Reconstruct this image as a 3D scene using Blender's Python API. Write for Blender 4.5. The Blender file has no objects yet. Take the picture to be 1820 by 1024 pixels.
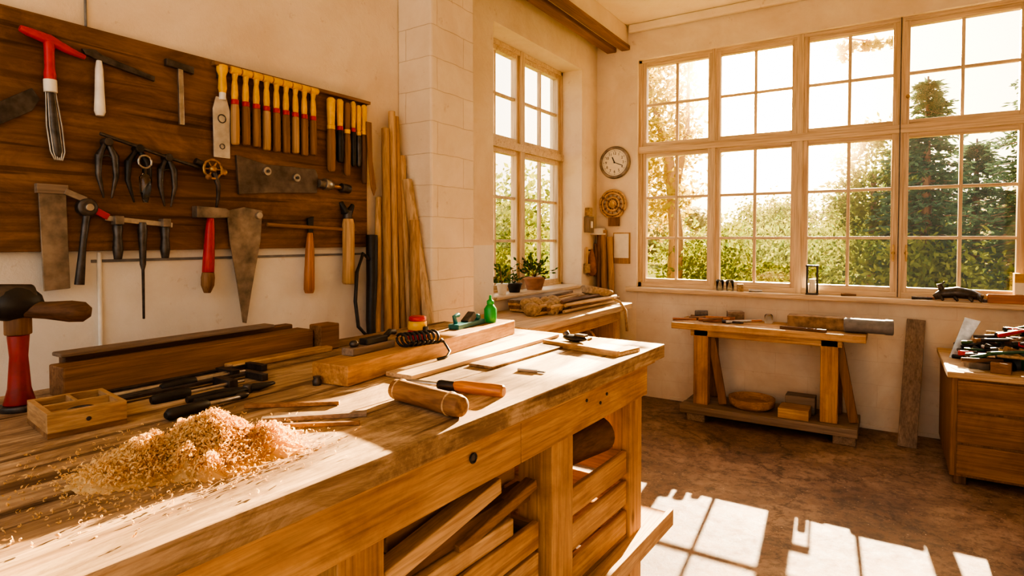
import bpy, bmesh, math, random
from mathutils import Vector, Matrix, Euler
random.seed(7)
sc=bpy.context.scene
V=Vector
# ------------------------------------------------------------------ materials
MC={}
def newmat(name):
    m=bpy.data.materials.new(name); m.use_nodes=True
    n=m.node_tree.nodes; l=m.node_tree.links
    return m,n,l,n['Principled BSDF']
def rgba(c): return (c[0],c[1],c[2],1)
def ramp(n,stops):
    r=n.new('ShaderNodeValToRGB'); e=r.color_ramp.elements
    while len(e)<len(stops): e.new(.5)
    for i,(p,c) in enumerate(stops): e[i].position=p; e[i].color=rgba(c)
    return r
def pos(n,l,scale):
    g=n.new('ShaderNodeNewGeometry'); m=n.new('ShaderNodeMapping')
    m.inputs['Scale'].default_value=scale
    l.new(g.outputs['Position'],m.inputs['Vector']); return m
def noise(n,l,vec,scale,detail=5,rough=.55,dist=0):
    t=n.new('ShaderNodeTexNoise'); t.inputs['Scale'].default_value=scale
    t.inputs['Detail'].default_value=detail; t.inputs['Roughness'].default_value=rough
    t.inputs['Distortion'].default_value=dist
    l.new(vec.outputs['Vector'],t.inputs['Vector']); return t
def mix(n,l,fac,a,b,mode='MIX'):
    m=n.new('ShaderNodeMix'); m.data_type='RGBA'; m.blend_type=mode
    if isinstance(fac,(int,float)): m.inputs['Factor'].default_value=fac
    else: l.new(fac,m.inputs['Factor'])
    for k,v in (('A',a),('B',b)):
        s=[i for i in m.inputs if i.name==k and i.type=='RGBA'][0]
        if isinstance(v,tuple): s.default_value=rgba(v)
        else: l.new(v,s)
    return [o for o in m.outputs if o.type=='RGBA'][0]
def bump(n,l,b,h,strength,dist=.01):
    bp=n.new('ShaderNodeBump'); bp.inputs['Strength'].default_value=strength
    bp.inputs['Distance'].default_value=dist
    l.new(h,bp.inputs['Height']); l.new(bp.outputs['Normal'],b.inputs['Normal'])
def simple(name,c,rough=.5,metal=0,var=.2,scale=25,bmp=.15):
    if name in MC: return MC[name]
    m,n,l,b=newmat(name)
    p=pos(n,l,(1,1,1)); t=noise(n,l,p,scale)
    r=ramp(n,[(.3,tuple(x*(1-var) for x in c)),(.7,tuple(min(1,x*(1+var)) for x in c))])
    l.new(t.outputs['Fac'],r.inputs['Fac']); l.new(r.outputs['Color'],b.inputs['Base Color'])
    b.inputs['Roughness'].default_value=rough; b.inputs['Metallic'].default_value=metal
    if bmp: bump(n,l,b,t.outputs['Fac'],bmp,.004)
    MC[name]=m; return m
def wood(name,c1,c2,axis='y',s=1.0,rough=.55,knots=False,stain=None):
    key=name+'_'+axis
    if key in MC: return MC[key]
    m,n,l,b=newmat(key)
    k={'x':0,'y':1,'z':2}[axis]
    sc1=[16*s]*3; sc1[k]=1.3*s
    p=pos(n,l,sc1); t=noise(n,l,p,1.0,6,.6,.8)
    r=ramp(n,[(.28,c2),(.5,tuple((a+bb)/2 for a,bb in zip(c1,c2))),(.68,c1)])
    l.new(t.outputs['Fac'],r.inputs['Fac'])
    sc2=[120*s]*3; sc2[k]=4*s
    p2=pos(n,l,sc2); t2=noise(n,l,p2,1.0,3,.6,0)
    r2=ramp(n,[(.3,(.58,.55,.52)),(.6,(1,1,1))]); l.new(t2.outputs['Fac'],r2.inputs['Fac'])
    col=mix(n,l,.75,r.outputs['Color'],r2.outputs['Color'],'MULTIPLY')
    # dark annual-ring streaks
    scr=[38*s]*3; scr[k]=.9*s
    pr=pos(n,l,scr); tr=noise(n,l,pr,1.0,2,.5,1.2); rr=ramp(n,[(.36,(.62,.52,.44)),(.46,(1,1,1))]); l.new(tr.outputs['Fac'],rr.inputs['Fac'])
    col=mix(n,l,.5,col,rr.outputs['Color'],'MULTIPLY')
    if knots:
        sc3=[5.5]*3; sc3[k]=2.4
        p3=pos(n,l,sc3); v=n.new('ShaderNodeTexVoronoi'); v.inputs['Scale'].default_value=1
        l.new(p3.outputs['Vector'],v.inputs['Vector'])
        r3=ramp(n,[(.04,(.22,.1,.05)),(.10,(1,1,1))]); l.new(v.outputs['Distance'],r3.inputs['Fac'])
        col=mix(n,l,.9,col,r3.outputs['Color'],'MULTIPLY')
        pw=pos(n,l,(1,1,1)); tw=noise(n,l,pw,4,8,.7,.5); rw=ramp(n,[(.45,(1,1,1)),(.65,(.66,.58,.5))]); l.new(tw.outputs['Fac'],rw.inputs['Fac'])
        col=mix(n,l,.75,col,rw.outputs['Color'],'MULTIPLY')
    if stain:
        sc4=[1]*3; sc4[k]=.45
        p4=pos(n,l,sc4); t4=noise(n,l,p4,6.5,10,.78,.7)
        r4=ramp(n,[(.42,(1,1,1)),(.58,stain)]); l.new(t4.outputs['Fac'],r4.inputs['Fac'])
        col=mix(n,l,.9,col,r4.outputs['Color'],'MULTIPLY')
        sc5=[30]*3; sc5[k]=1.1
        p5=pos(n,l,sc5); t5=noise(n,l,p5,1,2,.5,.3); r5=ramp(n,[(.35,(.32,.25,.19)),(.40,(1,1,1))]); l.new(t5.outputs['Fac'],r5.inputs['Fac'])
        col=mix(n,l,.75,col,r5.outputs['Color'],'MULTIPLY')
    l.new(col,b.inputs['Base Color']); b.inputs['Roughness'].default_value=rough
    bump(n,l,b,t2.outputs['Fac'],.45,.003)
    MC[key]=m; return m
def plaster(name,c1,c2,brick=0,c3=None):
    m,n,l,b=newmat(name)
    p=pos(n,l,(1,1,1)); t=noise(n,l,p,2.2,8,.65,.4); f=noise(n,l,p,40,4)
    r=ramp(n,[(.35,c2),(.62,c1)]); l.new(t.outputs['Fac'],r.inputs['Fac'])
    col=r.outputs['Color']
    s=noise(n,l,p,11,7,.75,.2); rs=ramp(n,[(.62,(1,1,1)),(.72,(.62,.52,.42))]); l.new(s.outputs['Fac'],rs.inputs['Fac'])
    col=mix(n,l,.6,col,rs.outputs['Color'],'MULTIPLY')
    b.inputs['Roughness'].default_value=.85
    if brick:
        g=n.new('ShaderNodeNewGeometry'); sx=n.new('ShaderNodeSeparateXYZ'); l.new(g.outputs['Position'],sx.inputs[0])
        ad=n.new('ShaderNodeMath'); ad.operation='ADD'; l.new(sx.outputs[0],ad.inputs[0]); l.new(sx.outputs[1],ad.inputs[1])
        cx=n.new('ShaderNodeCombineXYZ'); l.new(ad.outputs[0],cx.inputs[0]); l.new(sx.outputs[2],cx.inputs[1])
        wv=noise(n,l,p,6,3); wm=n.new('ShaderNodeVectorMath'); wm.operation='MULTIPLY_ADD'; l.new(wv.outputs['Color'],wm.inputs[0]); wm.inputs[1].default_value=(.02,.02,0); l.new(cx.outputs[0],wm.inputs[2])
        bt=n.new('ShaderNodeTexBrick'); bt.inputs['Scale'].default_value=1
        bt.inputs['Brick Width'].default_value=.46; bt.inputs['Row Height'].default_value=.17
        bt.inputs['Mortar Size'].default_value=.003; bt.inputs['Mortar Smooth'].default_value=.9
        bt.inputs['Color1'].default_value=(1,1,1,1); bt.inputs['Color2'].default_value=(.96,.95,.94,1); bt.inputs['Mortar'].default_value=(.62,.54,.46,1)
        l.new(wm.outputs[0],bt.inputs['Vector'])
        col=mix(n,l,brick*.7,col,bt.outputs['Color'],'MULTIPLY')
        hh=n.new('ShaderNodeMath'); hh.operation='SUBTRACT'; l.new(f.outputs['Fac'],hh.inputs[0]); l.new(bt.outputs['Fac'],hh.inputs[1])
        bump(n,l,b,hh.outputs[0],.4*brick,.006)
    else: bump(n,l,b,s.outputs['Fac'],.35,.015)
    l.new(col,b.inputs['Base Color']); return m

PLA=plaster('plaster_cream',(.86,.75,.60),(.75,.62,.47))
PLT=plaster('plaster_white',(.88,.85,.80),(.78,.74,.68))
PLW=plaster('painted_block_wall',(.84,.75,.63),(.71,.60,.48),.35)
BRK=plaster('painted_brick',(.88,.78,.64),(.77,.65,.50),1.0)
CEI=plaster('ceiling_plaster',(.92,.82,.64),(.86,.74,.55))
def floor_mat():
    m,n,l,b=newmat('worn_floor')
    p=pos(n,l,(1,1,1)); t=noise(n,l,p,1.6,10,.72,.6); t2=noise(n,l,p,14,10,.8,.2)
    r=ramp(n,[(.3,(.13,.085,.062)),(.5,(.30,.205,.145)),(.68,(.50,.365,.265))]); l.new(t.outputs['Fac'],r.inputs['Fac'])
    r2=ramp(n,[(.40,(.34,.30,.27)),(.53,(1,1,1)),(.75,(1.0,.95,.9))]); l.new(t2.outputs['Fac'],r2.inputs['Fac'])
    col=mix(n,l,.85,r.outputs['Color'],r2.outputs['Color'],'MULTIPLY')
    wv=n.new('ShaderNodeVectorMath'); wv.operation='MULTIPLY_ADD'; l.new(t.outputs['Color'],wv.inputs[0]); wv.inputs[1].default_value=(.7,.7,0); l.new(p.outputs['Vector'],wv.inputs[2])
    v=n.new('ShaderNodeTexVoronoi'); v.feature='DISTANCE_TO_EDGE'; v.inputs['Scale'].default_value=.75
    l.new(wv.outputs[0],v.inputs['Vector'])
    r3=ramp(n,[(.0,(.2,.16,.13)),(.008,(1,1,1))]); l.new(v.outputs['Distance'],r3.inputs['Fac'])
    col=mix(n,l,.6,col,r3.outputs['Color'],'MULTIPLY')
    vv=noise(n,l,p,70,2,.5); r5=ramp(n,[(.70,(0,0,0)),(.74,(1,1,1))]); l.new(vv.outputs['Fac'],r5.inputs['Fac'])
    col=mix(n,l,r5.outputs['Color'],col,(.7,.55,.4))
    l.new(col,b.inputs['Base Color']); rr=ramp(n,[(.3,(.4,.4,.4)),(.7,(.8,.8,.8))]); l.new(t2.outputs['Fac'],rr.inputs['Fac'])
    l.new(rr.outputs['Color'],b.inputs['Roughness'])
    bump(n,l,b,t2.outputs['Fac'],.5,.009); return m
FLR=floor_mat()
def WD(axis,kind):
    K={'bench':dict(c1=(.68,.50,.31),c2=(.42,.28,.16),stain=(.42,.36,.31),rough=.72),
       'honey':dict(c1=(.66,.40,.17),c2=(.42,.22,.08),knots=True),
       'pine':dict(c1=(.70,.47,.24),c2=(.50,.29,.13),knots=True),
       'light':dict(c1=(.74,.56,.35),c2=(.53,.36,.20)),
       'mid':dict(c1=(.36,.20,.09),c2=(.22,.11,.045),knots=True),
       'board':dict(c1=(.32,.175,.085),c2=(.19,.095,.042),s=.6,stain=(.6,.55,.5)),
       'dark':dict(c1=(.24,.13,.07),c2=(.10,.05,.026)),
       'brown':dict(c1=(.38,.21,.10),c2=(.20,.10,.042)),
       'grey':dict(c1=(.34,.26,.19),c2=(.2,.145,.105)),
       'frame':dict(c1=(.82,.67,.48),c2=(.71,.54,.35),rough=.4),
       'orange':dict(c1=(.62,.27,.08),c2=(.36,.13,.035),rough=.3),
       'poleb':dict(c1=(.60,.39,.20),c2=(.40,.23,.10)),
       'pole':dict(c1=(.74,.51,.28),c2=(.52,.32,.15))}[kind]
    return wood('wood_'+kind,K['c1'],K['c2'],axis,K.get('s',1),K.get('rough',.6),K.get('knots',False),K.get('stain'))
STEEL=simple('steel',(.45,.43,.40),.32,.9,.25,30)
DSTEEL=simple('dark_steel',(.10,.09,.085),.42,.7,.4,30)
RSTEEL=simple('worn_steel',(.26,.22,.18),.5,.6,.45,18)
BLACK=simple('black_rubber',(.02,.018,.017),.45,0,.4)
RED=simple('red_paint',(.50,.015,.012),.3,0,.2)
YEL=simple('yellow_plastic',(.80,.44,.02),.35,0,.15)
WHT=simple('white_paint',(.82,.78,.7),.4,0,.1)
BRASS=simple('brass',(.45,.27,.10),.35,.85,.4)
GREEN=simple('green_plastic',(.02,.33,.07),.3,0,.2)
DGRN=simple('dark_green_paint',(.015,.08,.03),.35,0,.3)
TEAL=simple('teal_paint',(.02,.16,.16),.35,0,.2)
TERRA=simple('terracotta',(.38,.2,.12),.8,0,.2)
CLOTH=simple('burlap',(.42,.30,.18),.95,0,.35,60,.6)
GREY=simple('grey_plastic',(.2,.2,.21),.5,0,.2)
PAPER=simple('paper',(.85,.8,.68),.8,0,.05)
STONE=simple('brown_stone',(.33,.22,.13),.85,0,.45,22,.6)
def glassmat():
    # window glass, mostly clear; warm forward scattering added to stand in for sun bloom
    m,n,l,b=newmat('glow_glass'); n.remove(b); o=n['Material Output']
    tr=n.new('ShaderNodeBsdfTransparent')
    rf=n.new('ShaderNodeBsdfRefraction'); rf.inputs['IOR'].default_value=1.2; rf.inputs['Roughness'].default_value=.48; rf.inputs['Color'].default_value=(1,.76,.42,1)
    gl=n.new('ShaderNodeBsdfGlossy'); gl.inputs['Roughness'].default_value=.02
    m1=n.new('ShaderNodeMixShader'); m2=n.new('ShaderNodeMixShader')
    p=pos(n,l,(1,1,1)); t=noise(n,l,p,6,6,.7,.3)
    r=ramp(n,[(.3,(.018,.018,.018)),(.75,(.034,.034,.034))]); l.new(t.outputs['Fac'],r.inputs['Fac'])
    l.new(r.outputs['Color'],m1.inputs[0]); l.new(tr.outputs[0],m1.inputs[1]); l.new(rf.outputs[0],m1.inputs[2])
    m2.inputs[0].default_value=.025; l.new(m1.outputs[0],m2.inputs[1]); l.new(gl.outputs[0],m2.inputs[2])
    l.new(m2.outputs[0],o.inputs[0]); return m
GLOWGL=glassmat()
def clearglass():
    m,n,l,b=newmat('clear_glass'); b.inputs['Transmission Weight'].default_value=1; b.inputs['Roughness'].default_value=.03
    p=pos(n,l,(1,1,1)); t=noise(n,l,p,30); r=ramp(n,[(.3,(.85,.9,.9)),(.7,(.97,.97,.95))]); l.new(t.outputs['Fac'],r.inputs['Fac']); l.new(r.outputs['Color'],b.inputs['Base Color'])
    return m
CGL=clearglass()
def leafmat(name,c1,c2,trans=.6):
    m,n,l,b=newmat(name); n.remove(b); o=n['Material Output']
    p=pos(n,l,(1,1,1)); t=noise(n,l,p,2.5,6,.7); r=ramp(n,[(.35,c1),(.65,c2)]); l.new(t.outputs['Fac'],r.inputs['Fac'])
    d=n.new('ShaderNodeBsdfDiffuse'); tl=n.new('ShaderNodeBsdfTranslucent'); ms=n.new('ShaderNodeMixShader'); ms.inputs[0].default_value=trans
    l.new(r.outputs['Color'],d.inputs[0]); l.new(r.outputs['Color'],tl.inputs[0]); l.new(d.outputs[0],ms.inputs[1]); l.new(tl.outputs[0],ms.inputs[2]); l.new(ms.outputs[0],o.inputs[0])
    return m
LF_Y=leafmat('leaves_autumn',(.32,.20,.03),(.30,.27,.05),.5)
LF_G=leafmat('leaves_green',(.055,.095,.02),(.20,.20,.04),.5)
LF_D=leafmat('leaves_conifer',(.04,.08,.045),(.09,.15,.075),.3)
LF_P=leafmat('leaves_pot',(.03,.09,.02),(.09,.16,.04),.3)
LF_H=leafmat('leaves_distant',(.28,.26,.11),(.38,.34,.16),.4)  # pale outdoor haze is put into this leaf colour
SHV=leafmat('wood_shavings',(.66,.38,.13),(.92,.68,.35),.3)
# ------------------------------------------------------------------ builder
class B:
    def __init__(s,name,bev=.0015):
        s.name=name; s.bm=bmesh.new(); s.m=[]; s.bev=bev
    def mi(s,mat):
        if mat not in s.m: s.m.append(mat)
        return s.m.index(mat)
    def fin(s,verts,mat,smooth=False,caps=None):
        fs=set(f for v in verts for f in v.link_faces); i=s.mi(mat)
        for f in fs:
            f.material_index=i
            f.smooth=smooth and len(f.verts)<=4
    def box(s,c,size,mat,rot=(0,0,0)):
        M=Matrix.Translation(V(c))@Euler(rot).to_matrix().to_4x4()@Matrix.Diagonal((*size,1))
        r=bmesh.ops.create_cube(s.bm,size=1,matrix=M); s.fin(r['verts'],mat); return r['verts']
    def bx(s,x0,x1,y0,y1,z0,z1,mat):
        return s.box(((x0+x1)/2,(y0+y1)/2,(z0+z1)/2),(abs(x1-x0),abs(y1-y0),abs(z1-z0)),mat)
    def beam(s,p,q,w,h,mat,up=(0,0,1)):
        p=V(p);q=V(q); d=(q-p); L=d.length; d.normalize(); sd=d.cross(V(up)).normalized(); u=sd.cross(d)
        R=Matrix((sd,d,u)).transposed().to_4x4()
        M=Matrix.Translation((p+q)/2)@R@Matrix.Diagonal((w,L,h,1))
        r=bmesh.ops.create_cube(s.bm,size=1,matrix=M); s.fin(r['verts'],mat)
    def cyl(s,p,q,r1,mat,r2=None,seg=20):
        p=V(p);q=V(q); r2=r1 if r2 is None else r2
        M=Matrix.Translation((p+q)/2)@(q-p).to_track_quat('Z','Y').to_matrix().to_4x4()
        r=bmesh.ops.create_cone(s.bm,cap_ends=True,segments=seg,radius1=r1,radius2=r2,depth=(q-p).length,matrix=M)
        s.fin(r['verts'],mat,True)
    def sph(s,c,r,mat,rot=(0,0,0),seg=16):
        if isinstance(r,(int,float)): r=(r,r,r)
        M=Matrix.Translation(V(c))@Euler(rot).to_matrix().to_4x4()@Matrix.Diagonal((*r,1))
        q=bmesh.ops.create_uvsphere(s.bm,u_segments=seg,v_segments=seg//2,radius=1,matrix=M); s.fin(q['verts'],mat,True)
    def lathe(s,p,d,prof,mat,seg=20):
        p=V(p); R=V(d).to_track_quat('Z','Y').to_matrix(); rings=[];i=s.mi(mat)
        for r,h in prof:
            rings.append([s.bm.verts.new(p+R@V((r*math.cos(a*2*math.pi/seg),r*math.sin(a*2*math.pi/seg),h))) for a in range(seg)])
        for a,b in zip(rings,rings[1:]):
            for k in range(seg):
                f=s.bm.faces.new((a[k],a[(k+1)%seg],b[(k+1)%seg],b[k])); f.material_index=i; f.smooth=True
        for rr,fl in ((rings[0],True),(rings[-1],False)):
            f=s.bm.faces.new(rr[::-1] if fl else rr); f.material_index=i
    def tube(s,pts,r,mat,seg=10,closed=False):
        pts=[V(p) for p in pts]; n=len(pts); rings=[]; i=s.mi(mat)
        for k,p in enumerate(pts):
            a=pts[k-1] if (k>0 or closed) else pts[k]; b=pts[(k+1)%n] if (k<n-1 or closed) else pts[k]
            t=(b-a).normalized(); ref=V((0,0,1)) if abs(t.z)<.9 else V((1,0,0))
            x=t.cross(ref).normalized(); y=x.cross(t); rr=r[k] if isinstance(r,(list,tuple)) else r
            rings.append([s.bm.verts.new(p+(x*math.cos(c*2*math.pi/seg)+y*math.sin(c*2*math.pi/seg))*rr) for c in range(seg)])
        pr=list(zip(rings,rings[1:]))+([(rings[-1],rings[0])] if closed else [])
        for a,b in pr:
            for k in range(seg):
                f=s.bm.faces.new((a[k],a[(k+1)%seg],b[(k+1)%seg],b[k])); f.material_index=i; f.smooth=True
        if not closed:
            for rr in (rings[0][::-1],rings[-1]):
                f=s.bm.faces.new(rr); f.material_index=i
    def ring(s,c,R,r,nrm,mat,n=28,a0=0,a1=2*math.pi):
        q=V(nrm).to_track_quat('Z','Y').to_matrix(); cl=abs(a1-a0-2*math.pi)<1e-4
        m=n if cl else n+1
        s.tube([V(c)+q@V((R*math.cos(a0+(a1-a0)*k/n),R*math.sin(a0+(a1-a0)*k/n),0)) for k in range(m)],r,mat,8,cl)
    def prism(s,pts,o,U,W,th,mat):
        o=V(o);U=V(U);W=V(W);N=U.cross(W); i=s.mi(mat)
        a=[s.bm.verts.new(o+U*x+W*y) for x,y in pts]; b=[s.bm.verts.new(o+U*x+W*y+N*th) for x,y in pts]
        fs=[s.bm.faces.new(a[::-1]),s.bm.faces.new(b)]
        n=len(pts)
        for k in range(n): fs.append(s.bm.faces.new((a[k],a[(k+1)%n],b[(k+1)%n],b[k])))
        for f in fs: f.material_index=i
    def xf(s,M):
        bmesh.ops.transform(s.bm,matrix=M,verts=s.bm.verts)
    def done(s):
        bmesh.ops.recalc_face_normals(s.bm,faces=s.bm.faces)
        vs=[v.co for v in s.bm.verts]
        c=V([(min(v[k] for v in vs)+max(v[k] for v in vs))/2 for k in range(3)])
        bmesh.ops.translate(s.bm,vec=-c,verts=s.bm.verts)
        me=bpy.data.meshes.new(s.name); s.bm.to_mesh(me); s.bm.free()
        for m in s.m: me.materials.append(m)
        o=bpy.data.objects.new(s.name,me); o.location=c; sc.collection.objects.link(o)
        if s.bev:
            md=o.modifiers.new('bevel','BEVEL'); md.width=s.bev; md.segments=2; md.limit_method='ANGLE'; md.angle_limit=math.radians(50)
        return o
# ------------------------------------------------------------------ room shell
XW=-2.30; YB=5.11; CZ=3.30
b=B('floor',0); b.bx(-2.62,1.66,-1.4,5.3,-.1,0,FLR); b.done()
b=B('ceiling',0); b.bx(-2.62,1.66,-1.4,5.3,CZ,CZ+.12,CEI); b.done()
b=B('wall_left',0)
b.bx(-2.62,XW,-1.4,3.40,1.36,CZ,PLA); b.bx(-2.62,XW,-1.4,3.40,0,1.36,PLT)
b.bx(-2.62,XW,3.40,4.79,0,.98,PLW); b.bx(-2.62,XW,3.40,4.79,2.89,CZ,PLA); b.bx(-2.62,XW,4.79,5.27,0,CZ,PLA); b.done()
b=B('wall_back',0)
b.bx(XW,-1.91,YB,5.27,0,CZ,PLA); b.bx(.80,1.5,YB,5.27,0,CZ,PLA)
b.bx(-1.91,.80,YB,5.27,0,.97,PLW); b.bx(-1.91,.80,YB,5.27,2.99,CZ,PLA); b.done()
b=B('wall_right',0); b.bx(1.5,1.66,-1.4,5.27,0,CZ,PLA); b.done()
b=B('brick_pillar',.012); b.bx(XW,-2.06,2.46,2.845,0,CZ,BRK); b.done()
b=B('ceiling_beam',.006)
b.bx(-2.22,-2.0,2.85,YB,3.13,CZ,PLA); b.bx(-2.2,-2.11,2.85,YB,3.09,3.13,WD('y','brown')); b.bx(-2.06,-1.98,2.85,YB,3.09,3.13,WD('y','brown')); b.done()
b=B('trim_cornice',.01); b.bx(-1.98,1.5,YB-.05,YB,CZ-.07,CZ,CEI); b.done()
b=B('trim_sill',.008)
b.bx(-1.99,1.0,YB-.07,5.16,.935,.975,WD('x','frame')); b.done()
b=B('trim_side_sill',.006); b.bx(-2.56,-2.27,3.40,4.79,.975,1.0,WD('y','frame')); b.done()
b=B('baseboard_back',.004); b.bx(-1.6,1.5,YB-.012,YB,0,.03,PLW); b.done()
# windows
FR=WD('x','frame'); FZ=WD('z','frame')
def win(name,cols,z0,z1,outer,place,lights):
    b=B(name,.004)
    def bb(a0,a1,h0,h1,d0,d1,m): b.bx(*place(a0,a1,d0,d1),h0,h1,m)
    a0,a1=outer
    bb(a0,cols[0][0]-.035,z0,z1,-.05,.04,FZ); bb(cols[-1][1]+.035,a1,z0,z1,-.05,.04,FZ)
    bb(a0,a1,z0,lights[0][0]-.035,-.05,.04,FR); bb(a0,a1,lights[-1][1]+.035,z1,-.05,.04,FR)
    bb(a0,a1,lights[0][1]+.035,lights[1][0]-.035,-.06,.04,FR)
    for c,d in zip(cols,cols[1:]): bb(c[1]+.035,d[0]-.035,z0,z1,-.055,.04,FZ)
    for c in cols:
        for k,(l0,l1) in enumerate(lights):
            w=.040
            bb(c[0]-w,c[0],l0-w,l1+w,-.035,.02,FZ); bb(c[1],c[1]+w,l0-w,l1+w,-.035,.02,FZ)
            bb(c[0],c[1],l0-w,l0,-.035,.02,FR); bb(c[0],c[1],l1,l1+w,-.035,.02,FR)
            m=(c[0]+c[1])/2; bb(m-.011,m+.011,l0,l1,-.018,.012,FZ)
            nr=3 if k==0 else 2
            for j in range(1,nr):
                z=l0+(l1-l0)*j/nr; bb(c[0],c[1],z-.011,z+.011,-.017,.011,FR)
            bb(c[0],c[1],l0,l1,-.002,.002,GLOWGL)
    return b
cols=[(-1.845,-1.308),(-1.205,-.662),(-.541,.007),(.111,.72)]
b=win('window_1',cols,.975,2.99,(-1.91,.80),lambda a0,a1,d0,d1:(a0,a1,5.2+d0,5.2+d1),[(1.05,2.13),(2.26,2.93)])
for x in (.055-.03,.055+.05):
    b.cyl((x,5.15,1.30),(x,5.13,1.30),.012,BRASS); b.beam((x,5.125,1.24),(x,5.125,1.36),.012,.012,BRASS,(0,1,0))
b.cyl((.10,5.15,2.42),(.10,5.12,2.42),.012,BRASS)
b.bx(.052,.058,5.135,5.146,.98,2.99,DSTEEL)
b.done()
b=win('window_2',[(3.47,4.03),(4.16,4.73)],.99,2.89,(3.40,4.79),lambda a0,a1,d0,d1:(-2.54-d1,-2.54-d0,a0,a1),[(1.05,2.06),(2.19,2.82)])
b.done()
# ------------------------------------------------------------------ tool board + tools
XF=-2.272
b=B('tool_board',.003); b.bx(XW+.001,XF,.2,2.20,1.36,2.11,WD('y','board')); b.done()
b=B('tool_rack_rail',.002); b.bx(XF,XF+.03,1.37,2.20,2.085,2.10,WD('y','brown'))
for y in (1.4,1.85,2.18): b.bx(XF,XF+.012,y-.01,y+.01,2.04,2.09,DSTEEL)
b.done()
b=B('electrical_conduit',.001); b.cyl((XW+.008,.973,.6),(XW+.008,.973,1.355),.007,WHT); b.cyl((XW+.008,.945,2.115),(XW+.008,.945,CZ),.004,GREY)
b.bx(XW,XW+.006,.95,2.2,1.32,1.33,GREY); b.done()
Y=(0,1,0);Z=(0,0,1)
def P(y,z,o=.02): return V((XF+o,y,z))
# red T tool with fluted grey brush
b=B('red_handled_brush'); 
b.tube([P(.75,2.045),P(.77,2.04),P(.825,2.03),P(.88,2.01),P(.925,2.0)],[.010,.014,.017,.013,.008],RED)
b.lathe(P(.825,2.03),(0,.01,-1),[(.016,0),(.014,.04),(.014,.09),(.017,.11),(.016,.125)],RED)
b.cyl(P(.826,1.905),P(.827,1.865),.018,WHT)
for k in range(6):
    a=(k-2.5)*.0052; b.tube([P(.827+a,1.87),P(.835+a*1.6,1.76),P(.843+a*1.5,1.68),P(.845+a*.8,1.652)],.0024,STEEL,8)
b.tube([P(.827,1.87,.014),P(.835,1.76,.014),P(.843,1.68,.014),P(.845,1.66,.014)],[.012,.014,.014,.008],DSTEEL)
b.done()
b=B('pick_hammer'); b.prism([(-.04,.012),(.0,.018),(.02,.006),(.19,-.028),(.19,-.045),(.02,-.018),(-.03,-.004)],P(.955,2.015,.01),Y,Z,.014,DSTEEL)
b.lathe(P(.966,2.0),(0,0,-1),[(.008,0),(.012,.03),(.014,.10),(.017,.17),(.012,.185)],WHT); b.done()
b=B('small_hammer'); b.prism([(-.052,.018),(.0,.014),(.05,.01),(.05,-.018),(.0,-.010),(-.052,-.008)],P(1.237,2.045,.008),Y,Z,.02,DSTEEL)
b.beam(P(1.237,2.05),P(1.24,1.83),.018,.012,STEEL,(1,0,0)); b.done()
b=B('putty_knife'); b.lathe(P(1.405,1.97),(0,0,1),[(.010,0),(.017,.03),(.014,.08),(.022,.10),(.022,.12),(.008,.125)],YEL)
b.cyl(P(1.405,1.985),P(1.405,1.955),.013,WHT)
b.prism([(-.022,0),(.022,0),(.036,-.05),(.034,-.24),(-.034,-.24),(-.036,-.05)],P(1.402,1.965,.012),Y,Z,.006,simple('blade_white',(.62,.60,.57),.25,.5,.2))
b.ring(P(1.402,1.88,.02),.016,.002,(1,0,0),DSTEEL,20); b.ring(P(1.402,1.77,.02),.010,.0015,(1,0,0),DSTEEL,20); b.done()
for k in range(9):
    y=1.455+k*.0485; dz=random.uniform(-.008,.008); zb=1.785+dz
    b=B('chisel')
    b.cyl(P(y-.021,2.08,.030),P(y+.021,2.08,.030),.015,YEL,seg=14); b.cyl(P(y,2.082,.028),P(y,2.04,.024),.015,YEL,.009,14)
    b.lathe(P(y,2.045,.024),(0,random.uniform(-.02,.02),-1),[(.009,0),(.012,.02),(.014,.06),(.012,.085)],YEL,14)
    b.cyl(P(y,1.965,.024),P(y,1.945,.024),.0155,RED,seg=14)
    b.lathe(P(y,1.945,.024),(0,0,-1),[(.015,0),(.0165,.02),(.0175,.1),(.0165,1.945-zb-.006),(.012,1.945-zb)],WD('z','poleb'if k%3==0 else 'brown'),14)
    b.done()
spec=[(1.946,YEL,WD('z','brown'),1.72,.02),(2.0,YEL,BLACK,1.77,.017),(2.045,WD('z','brown'),WD('z','brown'),1.71,.017),(2.085,YEL,BLACK,1.76,.013),(2.12,YEL,DSTEEL,1.76,.013),(2.155,YEL,WD('z','dark'),1.68,.015)]
for y,m1,m2,zb,r in spec:
    b=B('wood_file'); zt=2.08-random.uniform(0,.015)
    b.lathe(P(y,zt,.026),(0,0,-1),[(r*.6,0),(r*1.05,.01),(r,.06),(r*.85,.13)],m1,14); b.cyl(P(y,zt-.13,.026),P(y,zt-.15,.026),r*.95,RED if m2==BLACK else YEL,seg=14)
    b.lathe(P(y,zt-.15,.026),(0,0,-1),[(r*.9,0),(r*1.1,.05),(r*.95,zt-.15-zb-.01),(r*.6,zt-.15-zb)],m2,14); b.done()
def caliper(name,y,z,h,w,mat):
    b=B(name)
    for sgn in (-1,1):
        b.tube([P(y,z,.02),P(y+sgn*w*.7,z-h*.25,.02+.004*sgn),P(y+sgn*w*.8,z-h*.6,.02),P(y+sgn*w*.35,z-h,.02)],[.010,.012,.009,.003],mat)
    b.cyl(P(y,z,.0),P(y,z,.038),.014,mat); b.ring(P(y,z-h*.35,.02),w*.62,.0035,(1,0,0),mat,20,0,math.pi)
    b.done()
caliper('outside_caliper',.985,1.73,.19,.034,DSTEEL)
caliper('outside_caliper',1.085,1.72,.19,.045,BLACK)
caliper('outside_caliper',1.185,1.70,.18,.032,DSTEEL)
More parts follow.
